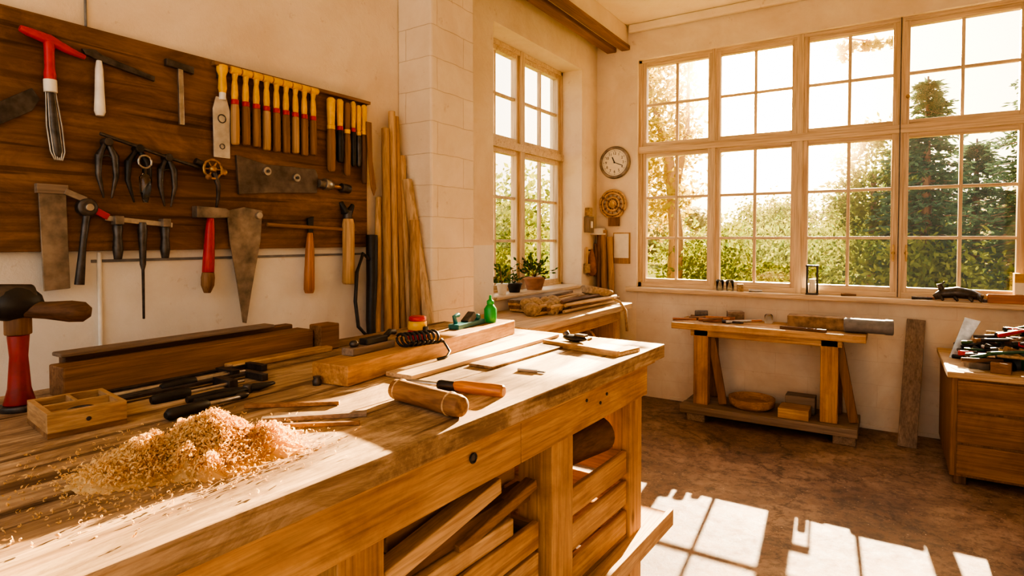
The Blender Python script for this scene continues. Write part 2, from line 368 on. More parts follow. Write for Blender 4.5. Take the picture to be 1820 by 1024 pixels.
b=B('hanging_tool_bar'); b.tube([P(.96,1.755,.03),P(1.04,1.735,.03),P(1.16,1.705,.03),P(1.3,1.675,.03)],.006,DSTEEL); b.ring(P(1.10,1.675,.035),.022,.004,(1,0,0),STEEL)
b.lathe(P(1.10,1.65,.035),(0,0,-1),[(.008,0),(.010,.02),(.020,.03),(.018,.08),(.008,.12)],CGL,12); b.done()
b=B('hand_drill'); c=P(1.345,1.672,.045)
b.ring(c,.036,.006,(1,0,0),BRASS); 
for k in range(6):
    a=k*math.pi/3; b.cyl(c,c+V((0,.034*math.cos(a),.034*math.sin(a))),.004,BRASS,seg=8)
b.sph(c,.016,BRASS); b.cyl(P(1.29,1.70),P(1.40,1.66),.013,DSTEEL,.010); b.sph(P(1.395,1.665,.03),(.018,.02,.018),BRASS)
b.tube([c,P(1.37,1.61,.04),P(1.375,1.57,.03),P(1.372,1.52,.02)],[.01,.009,.007,.004],DSTEEL); b.sph(P(1.325,1.64,.05),.012,WD('z','brown')); b.done()
b=B('jointer_plane_blade'); b.prism([(1.465,1.745),(1.60,1.72),(1.86,1.725),(1.875,1.70),(1.87,1.615),(1.62,1.60),(1.475,1.585)],P(0,0,.002),Y,Z,.014,simple('aged_blade',(.16,.13,.11),.5,.6,.4,18))
for y,z in ((1.60,1.69),(1.75,1.675)): b.cyl(P(y,z,.014),P(y,z,.03),.018,STEEL); b.cyl(P(y,z,.03),P(y,z,.036),.007,DSTEEL)
b.cyl(P(1.875,1.66),P(1.955,1.655),.019,RSTEEL); b.cyl(P(1.905,1.66),P(1.935,1.657),.028,STEEL)
b.cyl(P(1.955,1.655),P(2.01,1.65),.010,BRASS); b.cyl(P(2.01,1.65),P(2.06,1.645),.022,DSTEEL); b.done()
b=B('cabinet_scraper'); b.prism([(.79,1.565),(.865,1.56),(.868,1.40),(.872,1.24),(.80,1.235),(.795,1.4)],P(0,0,.01),Y,Z,.007,RSTEEL); b.bx(XF,XF+.022,.785,.87,1.545,1.575,WD('y','grey'))
b.beam(P(.86,1.555,.02),P(.92,1.53,.02),.02,.008,RSTEEL,(1,0,0)); b.done()
b=B('adjustable_wrench'); b.lathe(P(.922,1.505,.0),(1,0,0),[(.022,0),(.030,.005),(.030,.03),(.020,.035)],DSTEEL); b.cyl(P(.922,1.505,.03),P(.922,1.505,.045),.012,STEEL)
b.tube([P(.922,1.49,.02),P(.908,1.38,.02),P(.896,1.25,.02)],[.012,.010,.015],DSTEEL); b.beam(P(.94,1.50),P(.985,1.475),.022,.012,RED,(1,0,0)); b.done()
b=B('bar_clamp'); b.beam(P(.975,1.472),P(1.2,1.452),.018,.008,STEEL,(1,0,0))
for y,z0,z1 in ((1.013,1.46,1.33),(1.172,1.455,1.33)):
    b.lathe(P(y,z0,.022),(0,0,-1),[(.010,0),(.016,.02),(.013,.05),(.017,.09),(.012,z0-z1)],DSTEEL,12); b.bx(XF+.005,XF+.04,y-.014,y+.014,z0-.01,z0+.02,RSTEEL)
b.lathe(P(1.094,1.46,.022),(0,0,-1),[(.012,0),(.016,.03),(.012,.08),(.010,.15),(.005,.17),(.004,.345)],DSTEEL,12); b.done()
b=B('red_handled_hammer'); b.prism([(-.062,.022),(.055,.018),(.07,.010),(.07,-.018),(.02,-.022),(-.062,-.022)],P(1.345,1.505,.005),Y,Z,.036,RSTEEL)
b.lathe(P(1.347,1.49,.023),(0,-.06,-1),[(.012,0),(.017,.05),(.021,.16),(.022,.22)],RED); b.lathe(P(1.334,1.27,.023),(0,-.06,-1),[(.022,0),(.025,.02),(.024,.05),(.012,.08)],WD('z','brown')); b.done()
b=B('hand_saw'); b.prism([(-.078,0),(.0,.018),(.085,.006),(.075,-.12),(.03,-.33),(.005,-.465),(-.012,-.46),(-.035,-.30),(-.066,-.12)],P(1.496,1.515,.012),Y,Z,.005,RSTEEL)
b.cyl(P(1.56,1.50,.016),P(1.56,1.50,.03),.014,STEEL); b.done()
b=B('brown_rail_rod'); b.cyl(P(1.60,1.462),P(2.10,1.445),.009,WD('y','brown')); 
for y in (1.66,2.05): b.cyl(P(y,1.458,.0),P(y,1.458,.022),.006,DSTEEL)
b.done()
b=B('orange_handled_chisel'); b.prism([(-.015,.0),(.018,.01),(.014,-.07),(-.012,-.07)],P(1.825,1.495,.012),Y,Z,.012,BLACK); b.lathe(P(1.824,1.43,.02),(0,-.03,-1),[(.012,0),(.019,.06),(.023,.18),(.024,.26),(.019,.278)],WD('z','orange')); b.done()
b=B('hatchet_mallet'); b.lathe(P(2.04,1.50,.035),(0,0,-1),[(.024,0),(.030,.03),(.029,.2),(.032,.31),(.026,.32)],WD('z','pole'))
b.tube([P(2.0,1.58,.03),P(2.02,1.535,.03),P(2.05,1.53,.03),P(2.075,1.57,.03)],[.012,.02,.02,.01],BLACK); b.cyl(P(2.04,1.54,.03),P(2.04,1.495,.03),.022,DSTEEL); b.done()
b=B('drawknife_blade'); b.prism([(.60,1.74),(.78,1.87),(.80,1.84),(.78,1.80),(.68,1.73)],P(0,0,.005),Y,Z,.012,DSTEEL); b.done()
b=B('curved_pruning_saw'); b.prism([(2.15,1.99),(2.185,1.99),(2.19,1.8),(2.215,1.66),(2.2,1.62),(2.18,1.66),(2.16,1.8)],P(0,0,.045),Y,Z,.006,WD('z','brown')); b.done()
# black hose / strap beside poles
b=B('black_hose'); b.tube([(-2.2,2.14,1.30),(-2.2,2.10,1.33),(-2.19,2.05,1.24),(-2.17,2.02,1.1),(-2.15,2.02,.98),(-2.12,2.08,.9)],.009,BLACK)
b.tube([(-2.22,2.18,1.42),(-2.2,2.16,1.2),(-2.17,2.12,1.0),(-2.14,2.1,.8),(-2.14,2.1,0.0)],[.03,.028,.024,.02,.02],BLACK); b.done()
# poles standing on floor behind bench, leaning on wall/pillar
poles=[((-2.13,2.10,0),(-2.26,2.27,1.62),.021,'pole'),((-2.12,2.2,0),(-2.24,2.30,1.98),.024,'poleb'),((-2.12,2.26,0),(-2.25,2.36,2.08),.022,'pole'),((-2.10,2.32,0),(-2.26,2.40,2.06),.020,'poleb'),((-2.07,2.36,0),(-2.24,2.42,1.85),.026,'pole'),((-2.05,2.41,0),(-2.2,2.43,1.2),.03,'light')]
b=B('wooden_poles')
for p,q,r,k in poles:
    b.cyl(p,q,r,WD('z',k),r*.85)
b.tube([(-2.01,2.415,.0),(-2.04,2.415,.9),(-2.13,2.42,1.35),(-2.20,2.42,1.72)],[.034,.033,.031,.028],WD('z','light'),14)
b.tube([(-2.02,2.32,.0),(-2.09,2.36,1.0),(-2.14,2.41,1.5)],[.03,.028,.026],WD('z','poleb'),14)
b.done()
# ------------------------------------------------------------------ workbench
BT=.97
M=Matrix.Translation(V((-.771,2.394,0)))@Matrix.Rotation(math.radians(-2.57),4,'Z')
b=B('workbench',.006)
top=WD('y','bench'); hon=WD('y','honey'); pin=WD('z','honey')
wd=[0,-.30,-.62,-.93,-1.2]
for i in range(4): b.bx(wd[i+1]+.0015,wd[i]-.0015,-2.9,0,BT-.055,BT,top)
b.bx(-1.17,-.03,-2.88,-.03,BT-.075,BT-.055,hon)
b.bx(-.07,-.035,-1.0,-.10,BT-.19,BT-.055,hon); b.bx(-.07,-.035,-2.88,-1.003,BT-.19,BT-.055,hon)
b.bx(-1.15,-.07,-.14,-.105,BT-.19,BT-.06,WD('x','honey'))
for y0,y1 in ((-.24,-.13),(-.82,-.69),(-1.62,-1.5),(-2.7,-2.58)):
    b.bx(-.17,-.045,y0,y1,0,BT-.19 if y0<-.3 else BT-.056,pin); b.bx(-1.13,-1.01,y0,y1,0,BT-.056,pin)
    b.bx(-1.02,-.16,y0+.03,y1-.03,.14,.22,WD('x','honey'))
b.bx(-1.13,-.0,-2.8,.06,.225,.25,WD('y','pine')); b.bx(-.0,.02,-2.8,.06,.20,.27,WD('y','pine'))
b.bx(-.19,-.155,-.10,.0,.225,.25,pin)
# bolts and dowels
for y,z in ((-1.22,.862),(-.62,.87),(-.52,.84),(-.47,.86),(-1.9,.86)):
    r=.011 if y==-1.22 else .006
    b.cyl((-.036,y,z),(-.030,y,z),r,DSTEEL); 
    if r>.01: b.ring((-.030,y,z),r*1.05,.0025,(1,0,0),BLACK,16)
b.xf(M); b.done()
# storage inside bench
b=B('slatted_crate',.004)
for k,z in enumerate((.27,.385,.50)):
    b.bx(-.075,-.055,-.68,-.25,z,z+.09,WD('y','honey')); b.bx(-.55,-.53,-.68,-.25,z,z+.09,WD('y','brown'))
    b.bx(-.53,-.075,-.68,-.66,z,z+.09,WD('x','honey')); b.bx(-.53,-.075,-.27,-.25,z,z+.09,WD('x','honey'))
b.bx(-.55,-.055,-.68,-.25,.252,.27,WD('y','brown')); b.xf(M); b.done()
b=B('dark_log',.004)
b.cyl((-.20,-.64,.655),(-.14,-.30,.655),.066,WD('y','dark')); b.ring((-.14,-.30,.655),.05,.006,(.06,.34,0),WD('x','brown'))
b.cyl((-.36,-.62,.62),(-.3,-.3,.62),.05,WD('y','dark')); b.xf(M); b.done()
# open cubby with offcuts
b=B('lumber_crate',.003)
for k,z in enumerate((.27,.365,.46)):
    b.bx(-.10,-.08,-1.48,-.84,z,z+.082,WD('y','pine' if k%2 else 'honey'))
b.bx(-.62,-.60,-1.48,-.84,.252,.70,WD('y','brown')); b.bx(-.60,-.10,-1.48,-.84,.252,.27,WD('y','brown')); b.bx(-.60,-.10,-.86,-.84,.27,.54,WD('x','brown'))
b.box((-.36,-1.18,.27+.12),(.45,.55,.24),WD('y','mid'))
b.xf(M); b.done()
b=B('lumber_offcuts',.003)
rows=[(.545,[.05,.045,.06,.05,.055,.05]),(.600,[.055,.06,.045,.05,.06]),(.655,[.05,.05,.06,.045])]
kinds=['pine','mid','light','honey','brown','pole','dark','pine']
kk=0
for z,ws in rows:
    x=-.085-.02*(z>.58)-.05*(z>.64)
    for w_ in ws:
        L=random.uniform(.40,.60); yo=random.uniform(-.03,.06)
        b.box((x-w_/2,-1.16+yo,z+.028),(w_-.006,L,.050),WD('y',kinds[kk%8]),(0,0,random.uniform(-.02,.02))); kk+=1; x-=w_+.008
b.beam((-.10,-1.47,.655),(-.13,-1.0,.70),.05,.045,WD('y','pole')); b.beam((-.11,-1.2,.60),(-.10,-.85,.66),.04,.03,WD('y','mid'))
b.cyl((-.155,-1.42,.725),(-.17,-.90,.74),.014,DSTEEL)
b.xf(M); b.done()
b=B('storage_planks',.004)
for k in range(6): b.box((-.12-.07*k,-2.1,.29+.02*(k%2)),(.06,.8,.08),WD('y',random.choice(['pine','brown'])))
b.xf(M); b.done()
# ------------------------------------------------------------------ things on bench
b=B('lumber_stack',.004)
b.bx(-1.955,-1.862,.70,1.52,BT,BT+.085,WD('y','brown')); b.bx(-2.0,-1.958,.74,1.50,BT,BT+.10,WD('y','dark'))
b.bx(-1.99,-1.93,.72,1.4,BT+.101,BT+.113,WD('y','grey'))
b.bx(-1.855,-1.80,1.15,1.56,BT,BT+.02,WD('y','pine')) 
b.bx(-1.90,-1.83,1.53,1.62,BT,BT+.10,WD('y','brown'))
b.done()
b=B('bench_post_drill',.003)
x,y=-1.85,.60
b.cyl((x,y,BT),(x,y,BT+.015),.044,DSTEEL); b.lathe((x,y,BT+.015),(0,0,1),[(.034,0),(.024,.04),(.019,.12),(.023,.175)],simple('dark_red_paint',(.28,.012,.01),.4,0,.3))
b.cyl((x,y,BT+.19),(x,y,BT+.235),.028,WD('z','brown')); b.sph((x-.0,y-.01,BT+.27),(.05,.065,.045),BLACK); b.cyl((x,y-.12,BT+.29),(x,y+.03,BT+.28),.035,DSTEEL)
b.lathe((x+.02,y+.0,BT+.255),(.25,.75,-.1),[(.02,0),(.022,.05),(.028,.10),(.026,.13),(.012,.145)],WD('y','dark')); b.done()
b=B('compartment_box',.002)
Mb=Matrix.Translation(V((-1.595,.625,BT)))@Matrix.Rotation(math.radians(-8),4,'Z')
lt=WD('y','mid'); b.bx(-.09,.09,-.075,.075,0,.012,lt)
for x0,x1,y0,y1 in ((-.09,-.078,-.075,.075),(.078,.09,-.075,.075),(-.078,.0,-.004,.004),(-.004,.006,-.063,.063)):
    b.bx(x0,x1,y0,y1,.012,.055,WD('y','poleb'))
for x0,x1,y0,y1 in ((-.078,.078,-.075,-.063),(-.078,.078,.063,.075)):
    b.bx(x0,x1,y0,y1,.012,.055,WD('x','poleb'))
b.bx(.0,.078,-.063,.063,.012,.040,WD('y','poleb')); b.ring((.04,0,.041),.025,.004,(0,0,1),DSTEEL); b.cyl((.0905,.0,.03),(.092,.0,.03),.005,DSTEEL)
b.xf(Mb); b.done()
def clampbar(x0,y0,x1,y1):
    b=B('f_clamp',.001); z=BT+.012
    b.beam((x0,y0,z),(x1,y1,z),.02,.008,DSTEEL); d=(V((x1,y1,0))-V((x0,y0,0))).normalized(); sd=V((d.y,-d.x,0))
    p=V((x1,y1,z)); b.beam(p,p+sd*.09,.02,.02,DSTEEL); q=p-d*.10; b.beam(q,q+sd*.09,.025,.022,DSTEEL); 
    b.cyl(q+sd*.075-d*.12,q+sd*.075+d*.04,.005,STEEL,seg=10); b.lathe(q+sd*.075-d*.12,tuple(-d),[(.012,0),(.015,.03),(.013,.09),(.009,.1)],BLACK,12)
    b.done()
clampbar(-1.80,.78,-1.80,1.20); clampbar(-1.69,.75,-1.68,1.12)
b=B('steel_rod_bundle',.001); b.cyl((-1.75,.74,BT+.01),(-1.745,1.10,BT+.01),.009,STEEL); b.cyl((-1.725,.76,BT+.008),(-1.73,1.05,BT+.008),.007,DSTEEL); b.done()
b=B('pliers',.001)
for s in (-1,1): b.tube([(-1.52+s*.018,.85,BT+.012),(-1.515+s*.022,.93,BT+.012),(-1.51+s*.004,1.0,BT+.012),(-1.51-s*.012,1.03,BT+.012),(-1.51-s*.003,1.09,BT+.012)],[.009,.010,.008,.009,.004],BLACK)
b.cyl((-1.51,1.005,BT),(-1.51,1.005,BT+.024),.012,DSTEEL); b.done()
b=B('flat_screwdriver',.001); b.lathe((-1.43,.74,BT+.016),(-.13,1,0),[(.008,0),(.015,.01),(.013,.06),(.015,.10),(.008,.115)],BLACK,12); b.cyl((-1.445,.85,BT+.015),(-1.462,.95,BT+.008),.006,STEEL); b.sph((-1.466,.96,BT+.01),(.012,.02,.009),DSTEEL); b.done()
b=B('wooden_strip',.001); b.beam((-1.38,.91,BT+.006),(-1.20,1.06,BT+.006),.016,.010,WD('x','brown')); b.done()
b=B('wooden_strip',.001); b.beam((-1.20,.83,BT+.005),(-1.03,.97,BT+.005),.012,.009,WD('x','brown')); b.done()
b=B('wooden_strip',.001); b.beam((-1.24,.86,BT+.006),(-1.07,1.03,BT+.006),.02,.011,WD('x','grey')); b.done()
b=B('carpenter_pencil',.0005); b.beam((-1.18,.79,BT+.004),(-1.09,.86,BT+.004),.008,.007,WD('x','light')); b.done()
b=B('small_knob',.001); b.lathe((-1.42,1.17,BT),(0,0,1),[(.012,0),(.014,.012),(.010,.02),(.012,.026)],DSTEEL,14); b.done()
# honey beam
b=B('timber_beam',.004); b.beam((-1.388,1.19,BT+.032),(-1.50,2.28,BT+.032),.14,.062,WD('y','honey')); b.done()
b=B('thin_plank',.002); b.beam((-1.275,1.36,BT+.008),(-1.27,2.31,BT+.008),.11,.014,WD('y','light')); b.done()
b=B('thin_plank',.002); b.beam((-1.15,1.62,BT+.005),(-1.12,2.34,BT+.005),.10,.009,WD('y','bench')); b.done()
HB=BT+.063
b=B('tape_measure',.004); 
b.lathe((-1.46,1.66,HB),(0,0,1),[(.034,0),(.036,.006),(.036,.03),(.034,.034)],RED,24); b.lathe((-1.46,1.66,HB+.034),(0,0,1),[(.033,0),(.035,.004),(.034,.03),(.03,.034)],YEL,24); b.lathe((-1.46,1.66,HB+.068),(0,0,1),[(.032,0),(.032,.012),(.028,.018)],RED,24)
b.bx(-1.43,-1.415,1.65,1.67,HB+.02,HB+.05,BLACK); b.done()
b=B('block_plane',.003); b.box((-1.44,1.40,HB+.012),(.05,.20,.024),WD('y','grey'),(0,0,.05)); b.box((-1.44,1.42,HB+.034),(.036,.10,.02),BLACK,(0,0,.05)); b.sph((-1.436,1.33,HB+.034),(.014,.016,.012),DSTEEL); b.tube([(-1.44,1.46,HB+.03),(-1.445,1.50,HB+.05),(-1.45,1.53,HB+.045)],.010,BLACK); b.done()
b=B('coiled_cord',.0)
pts=[]
for k in range(120):
    a=k*.42; pts.append((-1.375+.028*math.cos(a)+.0004*k-.02,1.50+.0011*k,HB+.024+.022*math.sin(a)))
b.tube(pts,.0045,BLACK,8); b.tube([(-1.36,1.62,HB+.005),(-1.33,1.65,HB+.005),(-1.31,1.66,HB-.03),(-1.30,1.63,BT+.02),(-1.30,1.58,BT+.02)],.0045,BLACK,8); b.done()
b=B('hand_plane',.003); b.box((-1.50,2.02,HB+.01),(.05,.22,.02),TEAL,(0,0,.1)); b.tube([(-1.50,1.94,HB+.02),(-1.5,1.93,HB+.05),(-1.5,1.96,HB+.055)],.010,TEAL); b.box((-1.50,2.03,HB+.03),(.036,.07,.03),DSTEEL,(.5,0,.1)); b.sph((-1.505,2.10,HB+.03),.014,TEAL); b.done()
b=B('glue_bottle',.001); b.lathe((-1.485,2.17,HB),(0,0,1),[(.026,0),(.028,.01),(.028,.06),(.018,.075),(.014,.08)],GREEN); b.lathe((-1.485,2.17,HB+.08),(0,0,1),[(.016,0),(.016,.015),(.007,.022),(.005,.04)],GREEN); b.done()
# mallet roller, chisel handle
b=B('round_mallet',.002); b.lathe((-1.12,1.18,BT+.028),(.262,-.045,0),[(.018,0),(.026,.006),(.028,.03),(.027,.13),(.028,.25),(.024,.264),(.012,.268)],WD('x','brown'),24)
b.ring((-1.095,1.176,BT+.028),.0275,.0025,(.262,-.045,0),WD('x','pole')); b.ring((-.90,1.142,BT+.028),.0275,.0025,(.262,-.045,0),WD('x','pole')); b.done()
b=B('turning_gouge',.001); d=V((.95,.12,0)).normalized(); o=V((-1.20,1.315,BT+.012))
b.lathe(o,tuple(d),[(.003,0),(.007,.02),(.007,.12)],STEEL,12); b.lathe(o+d*.11,tuple(d),[(.012,0),(.015,.01),(.014,.06)],BLACK,16); b.lathe(o+d*.165+V((0,0,.002)),tuple(d),[(.013,0),(.017,.02),(.019,.12),(.018,.15),(.013,.155)],WD('x','orange'),20); b.done()
b=B('marking_knife',.001); b.beam((-1.02,1.65,BT+.005),(-.95,1.66,BT+.005),.014,.008,STEEL); b.beam((-.95,1.66,BT+.004),(-.925,1.662,BT+.004),.010,.004,DSTEEL); b.done()
b=B('bench_hook',.002); Mh=Matrix.Translation(V((-.99,2.15,BT)))@Matrix.Rotation(math.radians(-12),4,'Z')
b.bx(-.18,.18,-.07,.07,0,.012,WD('x','light')); b.bx(-.18,.18,-.085,-.065,0,.022,WD('x','pine')); b.bx(.13,.18,-.07,.07,.012,.018,WD('y','pine')); b.xf(Mh); b.done()
b=B('pocket_plane',.002); b.sph((-1.08,2.19,BT+.026),(.06,.032,.014),BLACK,(0,0,-.2)); b.box((-1.05,2.185,BT+.04),(.05,.03,.01),DSTEEL,(0,0,-.2)); b.cyl((-1.12,2.2,BT+.03),(-1.13,2.2,BT+.045),.014,DSTEEL); b.done()
# wood shavings
bm=bmesh.new()
blobs=[(-1.13,.67,.10,.09,.07),(-1.17,.57,.09,.07,.045),(-1.07,.76,.07,.06,.04),(-1.17,.49,.07,.05,.022)]
for k in range(26):
    a=random.uniform(0,6.28); r=random.random()**.5; blobs.append((-1.13+.12*r*math.cos(a),.65+.15*r*math.sin(a),.028,.028,random.uniform(.02,.06)*(1.15-r*.7)))
def hmap(x,y):
    h=0;m=0
    for i,(cx,cy,rx,ry,hh) in enumerate(blobs):
        e=hh*math.exp(-(((x-cx)/rx)**2+((y-cy)/ry)**2)*1.4)
        if i<4: h=max(h,e)
        else: m=max(m,e)
    return max(h,m)+.25*min(h,m)
N=60
g=[[bm.verts.new((-1.42+.52*i/N,.34+.60*j/N,BT-.008+hmap(-1.42+.52*i/N,.34+.60*j/N)+random.uniform(-.004,.004))) for j in range(N+1)] for i in range(N+1)]
for i in range(N):
    for j in range(N):
        q=(g[i][j],g[i+1][j],g[i+1][j+1],g[i][j+1])
        if max(v.co.z for v in q)>BT+.002: bm.faces.new(q)
def curl(p,R,w,turns,rot,n=7):
    prev=None
    for k in range(n+1):
        a=turns*2*math.pi*k/n; rr=R*(1-.45*k/n)
        c=V((rr*math.cos(a),w*2.0*k/n,rr*math.sin(a)))
        a1=bm.verts.new(p+rot@(c+V((0,-w/2,0)))); a2=bm.verts.new(p+rot@(c+V((0,w/2,0))))
        if prev: bm.faces.new((prev[0],a1,a2,prev[1]))
        prev=(a1,a2)
cnt=0
while cnt<12000:
    u=random.random()
    if u<.95:
        x=random.gauss(-1.135,.08); y=random.gauss(.645,.10)
        if random.random()>.08+hmap(x,y)/.045: continue
    elif u<.988: x=random.gauss(-1.16,.11); y=random.gauss(.61,.12)
    else: x=random.uniform(-1.45,-.95); y=random.uniform(.3,.9)
    if x>-.89 or (x<-1.47): continue
    h=hmap(x,y); R=random.uniform(.0022,.0062)
    if h<.01: R*=.6
    z=BT+h+R*random.uniform(.2,2.4)
    curl(V((x,y,z)),R,random.uniform(.0012,.004),random.uniform(.3,1.2),Euler((random.uniform(0,6),random.uniform(0,6),random.uniform(0,6))).to_matrix()); cnt+=1
bmesh.ops.delete(bm,geom=[v for v in bm.verts if not v.link_faces],context='VERTS')
for v in bm.verts: v.co.z=max(v.co.z,BT+.0005)
me=bpy.data.meshes.new('wood_shavings_pile'); bm.to_mesh(me); bm.free(); me.materials.append(SHV)
o=bpy.data.objects.new('wood_shavings_pile',me); sc.collection.objects.link(o)
# ------------------------------------------------------------------ counter under side window
b=B('side_counter',.005); b.bx(-2.29,-1.70,2.87,4.46,.855,.90,WD('y','light')); b.bx(-2.27,-1.76,4.30,4.36,.0,.855,WD('z','pine')); b.bx(-1.80,-1.74,2.95,3.02,0,.855,WD('z','pine')); b.bx(-2.27,-1.76,2.96,4.34,.28,.31,WD('y','brown')); b.bx(-1.78,-1.75,3.0,4.3,.77,.855,WD('y','pine')); b.done()
b=B('stick_bundle',.001)
for k in range(22):
    x=-1.82-.03*(k%7)-.02*random.random(); z=.912+.022*(k//7)+.002; y0=3.3+.35*random.random(); y1=y0+random.uniform(.7,1.0)
    b.cyl((x,y0,z),(x+random.uniform(-.10,.06),min(y1,4.42),z+.006),.012,random.choice([WD('y','pole'),WD('y','brown'),WD('y','light'),WD('y','dark'),WD('y','grey')]),seg=10)
for k in range(4): b.box((-2.10-.03*k,3.9,.915+.02*k),(.14,.9,.018),WD('y',['light','brown','pole','grey'][k]),(0,0,.06*k-.08))
b.done()
b=B('burlap_roll',.0)
for k in range(7): b.sph((-1.93+random.uniform(-.1,.08),3.35+.05*k,.945+random.uniform(-.01,.02)),(.06,.05,.045),CLOTH,(random.random(),random.random(),0))
b.done()
b=B('rope_coil',.0)
for k in range(5): b.ring((-1.88,4.15+.01*k,.985+.008*k),.09+.006*k,.011,(.1,.2,1),CLOTH)
b.tube([(-1.80,4.2,.97),(-1.72,4.25,.925),(-1.685,4.28,.86),(-1.68,4.3,.70)],.010,CLOTH); b.done()
b=B('wicker_basket',.0)
for k in range(12):
    z=.32+.026*k; b.ring((-1.96,4.02,z),.15+.03*math.sin(k/12*2.4),.013,(0,0,1),CLOTH)
b.cyl((-1.96,4.02,.311),(-1.96,4.02,.33),.15,CLOTH); b.ring((-1.96,4.02,.60),.16,.010,(0,1,0),WD('z','pole'),20,0,math.pi); b.done()
def plant(name,x,y,z,r,h,n,L,pm):
    b=B(name,.001); b.lathe((x,y,z),(0,0,1),[(r*.7,0),(r,h*.85),(r*1.1,h*.86),(r*1.1,h),(r*.9,h)],pm); o=b.done()
    vs=[];fs=[]; t=B('stems',0)
    for k in range(n):
        a=random.uniform(0,6.28); el=random.uniform(.1,1.35); l=L*random.uniform(.45,1.1); p0=V((x,y,z+h)); d=V((math.cos(a)*math.cos(el),math.sin(a)*math.cos(el),math.sin(el)))
        e=p0+d*l; t.tube([p0,p0+d*l*.5+V((0,0,.015)),e],.0018,WD('z','brown'),5)
        for j in range(4):
            q=p0.lerp(e,.45+.18*j); dd=(d+V([random.gauss(0,.6) for _ in range(3)])).normalized()*L*.24; s=dd.orthogonal().normalized()*L*.06
            i=len(vs); vs+=[q,q+dd*.5-s,q+dd,q+dd*.5+s]; fs.append((i,i+1,i+2,i+3))
    me=bpy.data.meshes.new('leaves'); me.from_pydata(vs,[],fs); me.materials.append(LF_P); q=bpy.data.objects.new('leaves',me); sc.collection.objects.link(q); q.parent=o; q.matrix_parent_inverse=Matrix.Translation(-o.location)
    q=t.done(); q.parent=o; q.matrix_parent_inverse=Matrix.Translation(-o.location)
plant('potted_plant',-2.38,4.10,1.0,.085,.10,26,.18,TERRA)
plant('potted_plant',-2.38,3.80,1.0,.055,.07,12,.11,BLACK)
plant('potted_cactus',-2.36,3.60,1.0,.04,.08,14,.14,WHT)
# ------------------------------------------------------------------ corner wall items
b=B('wall_clock',.002); cx,cz=-2.115,2.095
b.lathe((cx,YB,cz),(0,-1,0),[(.145,0),(.148,.02),(.140,.035),(.122,.035),(.120,.02)],RSTEEL,40); b.cyl((cx,YB-.018,cz),(cx,YB-.024,cz),.122,PAPER,seg=40)
for a,L,w in ((math.radians(60),.085,.006),(math.radians(195+90),.055,.009)):
    b.beam((cx-.0,YB-.028,cz),(cx+L*math.sin(a+.9),YB-.028,cz+L*math.cos(a+.9)),w,.003,BLACK,(0,1,0))
for k in range(60):
    a=k*math.pi/30; r0=.104 if k%5 else .100
    b.beam((cx+r0*math.sin(a),YB-.026,cz+r0*math.cos(a)),(cx+.112*math.sin(a),YB-.026,cz+.112*math.cos(a)),.002 if k%5 else .004,.002,BLACK,(0,1,0))
b.cyl((cx,YB-.024,cz),(cx,YB-.034,cz),.007,BLACK); clk=b.done()
for k in range(1,13):
    cu=bpy.data.curves.new('numeral','FONT'); cu.body=str(k); cu.size=.034; cu.align_x='CENTER'; cu.align_y='CENTER'; cu.extrude=.0006; cu.materials.append(BLACK)
    o=bpy.data.objects.new('numeral_%d'%k,cu); sc.collection.objects.link(o); a=k*math.pi/6
    o.location=(cx+.083*math.sin(a),YB-.0255,cz+.083*math.cos(a)); o.rotation_euler=(math.pi/2,0,0); o.parent=clk; o.matrix_parent_inverse=Matrix.Translation(-clk.location)
b=B('woven_wheel',.0); c=V((-2.13,YB-.025,1.72))
for R in (.125,.10,.06,.03): b.ring(c,R,.010,(0,1,0),WD('x','pole'))
for k in range(12):
    a=k*math.pi/6; b.cyl(c,c+V((.12*math.cos(a),0,.12*math.sin(a))),.006,WD('z','brown'),seg=8)
b.cyl(c+V((0,.02,0)),c+V((0,-.015,0)),.022,BRASS)
b.box((-2.12,YB-.02,1.56),(.10,.03,.08),WD('z','brown')); b.done()
b=B('pinned_notice',.001); b.bx(-2.13,-1.97,YB-.012,YB,1.18,1.46,WD('z','pine')); b.bx(-2.12,-1.98,YB-.015,YB-.012,1.23,1.45,PAPER); b.done()
b=B('leaning_bamboo',.001)
for x0,x1,r,zt in ((-2.15,-2.21,.030,1.48),(-2.05,-2.15,.026,1.42),(-2.23,-2.25,.022,1.5)):
    pts=[];rs=[]
    for k in range(9):
        t=k/8; pts.append(V((x0+(x1-x0)*t,5.0+.06*t,zt*t))); rs.append(r*(1.12 if k%2==0 else .92))
    b.tube(pts,rs,WD('z','poleb' if r>.025 else 'brown'),12)
b.done()
b=B('key_box',.002); b.bx(XW,XW+.05,4.84,4.94,1.46,1.60,WD('z','grey')); b.bx(XW,XW+.04,4.86,4.93,1.61,1.68,CLOTH); b.bx(XW+.05,XW+.055,4.87,4.91,1.5,1.56,WHT); b.done()
b=B('small_wall_shelf',.002); b.bx(XW,XW+.12,4.97,5.08,1.44,1.455,WHT); b.bx(XW+.01,XW+.10,4.98,5.07,1.455,1.50,WHT); b.done()
b=B('hanging_pouch',.0); b.cyl((XW+.004,4.93,1.30),(XW+.03,4.93,1.30),.006,DSTEEL); b.lathe((XW+.035,4.93,1.31),(0,0,-1),[(.008,0),(.02,.03),(.035,.10),(.045,.2),(.02,.24)],simple('leather',(.3,.13,.05),.6,0,.3)); b.done()
b=B('hanging_brush',.001); b.cyl((XW+.02,4.86,1.33),(XW+.02,4.86,1.18),.010,WD('z','pole'),seg=12); b.bx(XW+.005,XW+.04,4.83,4.89,1.10,1.18,CLOTH); b.done()
b=B('wall_hook_strap',.001); b.tube([(XW+.02,5.04,1.36),(XW+.03,5.04,1.2),(XW+.025,5.03,1.06)],[.012,.02,.015],WD('z','brown')); b.done()
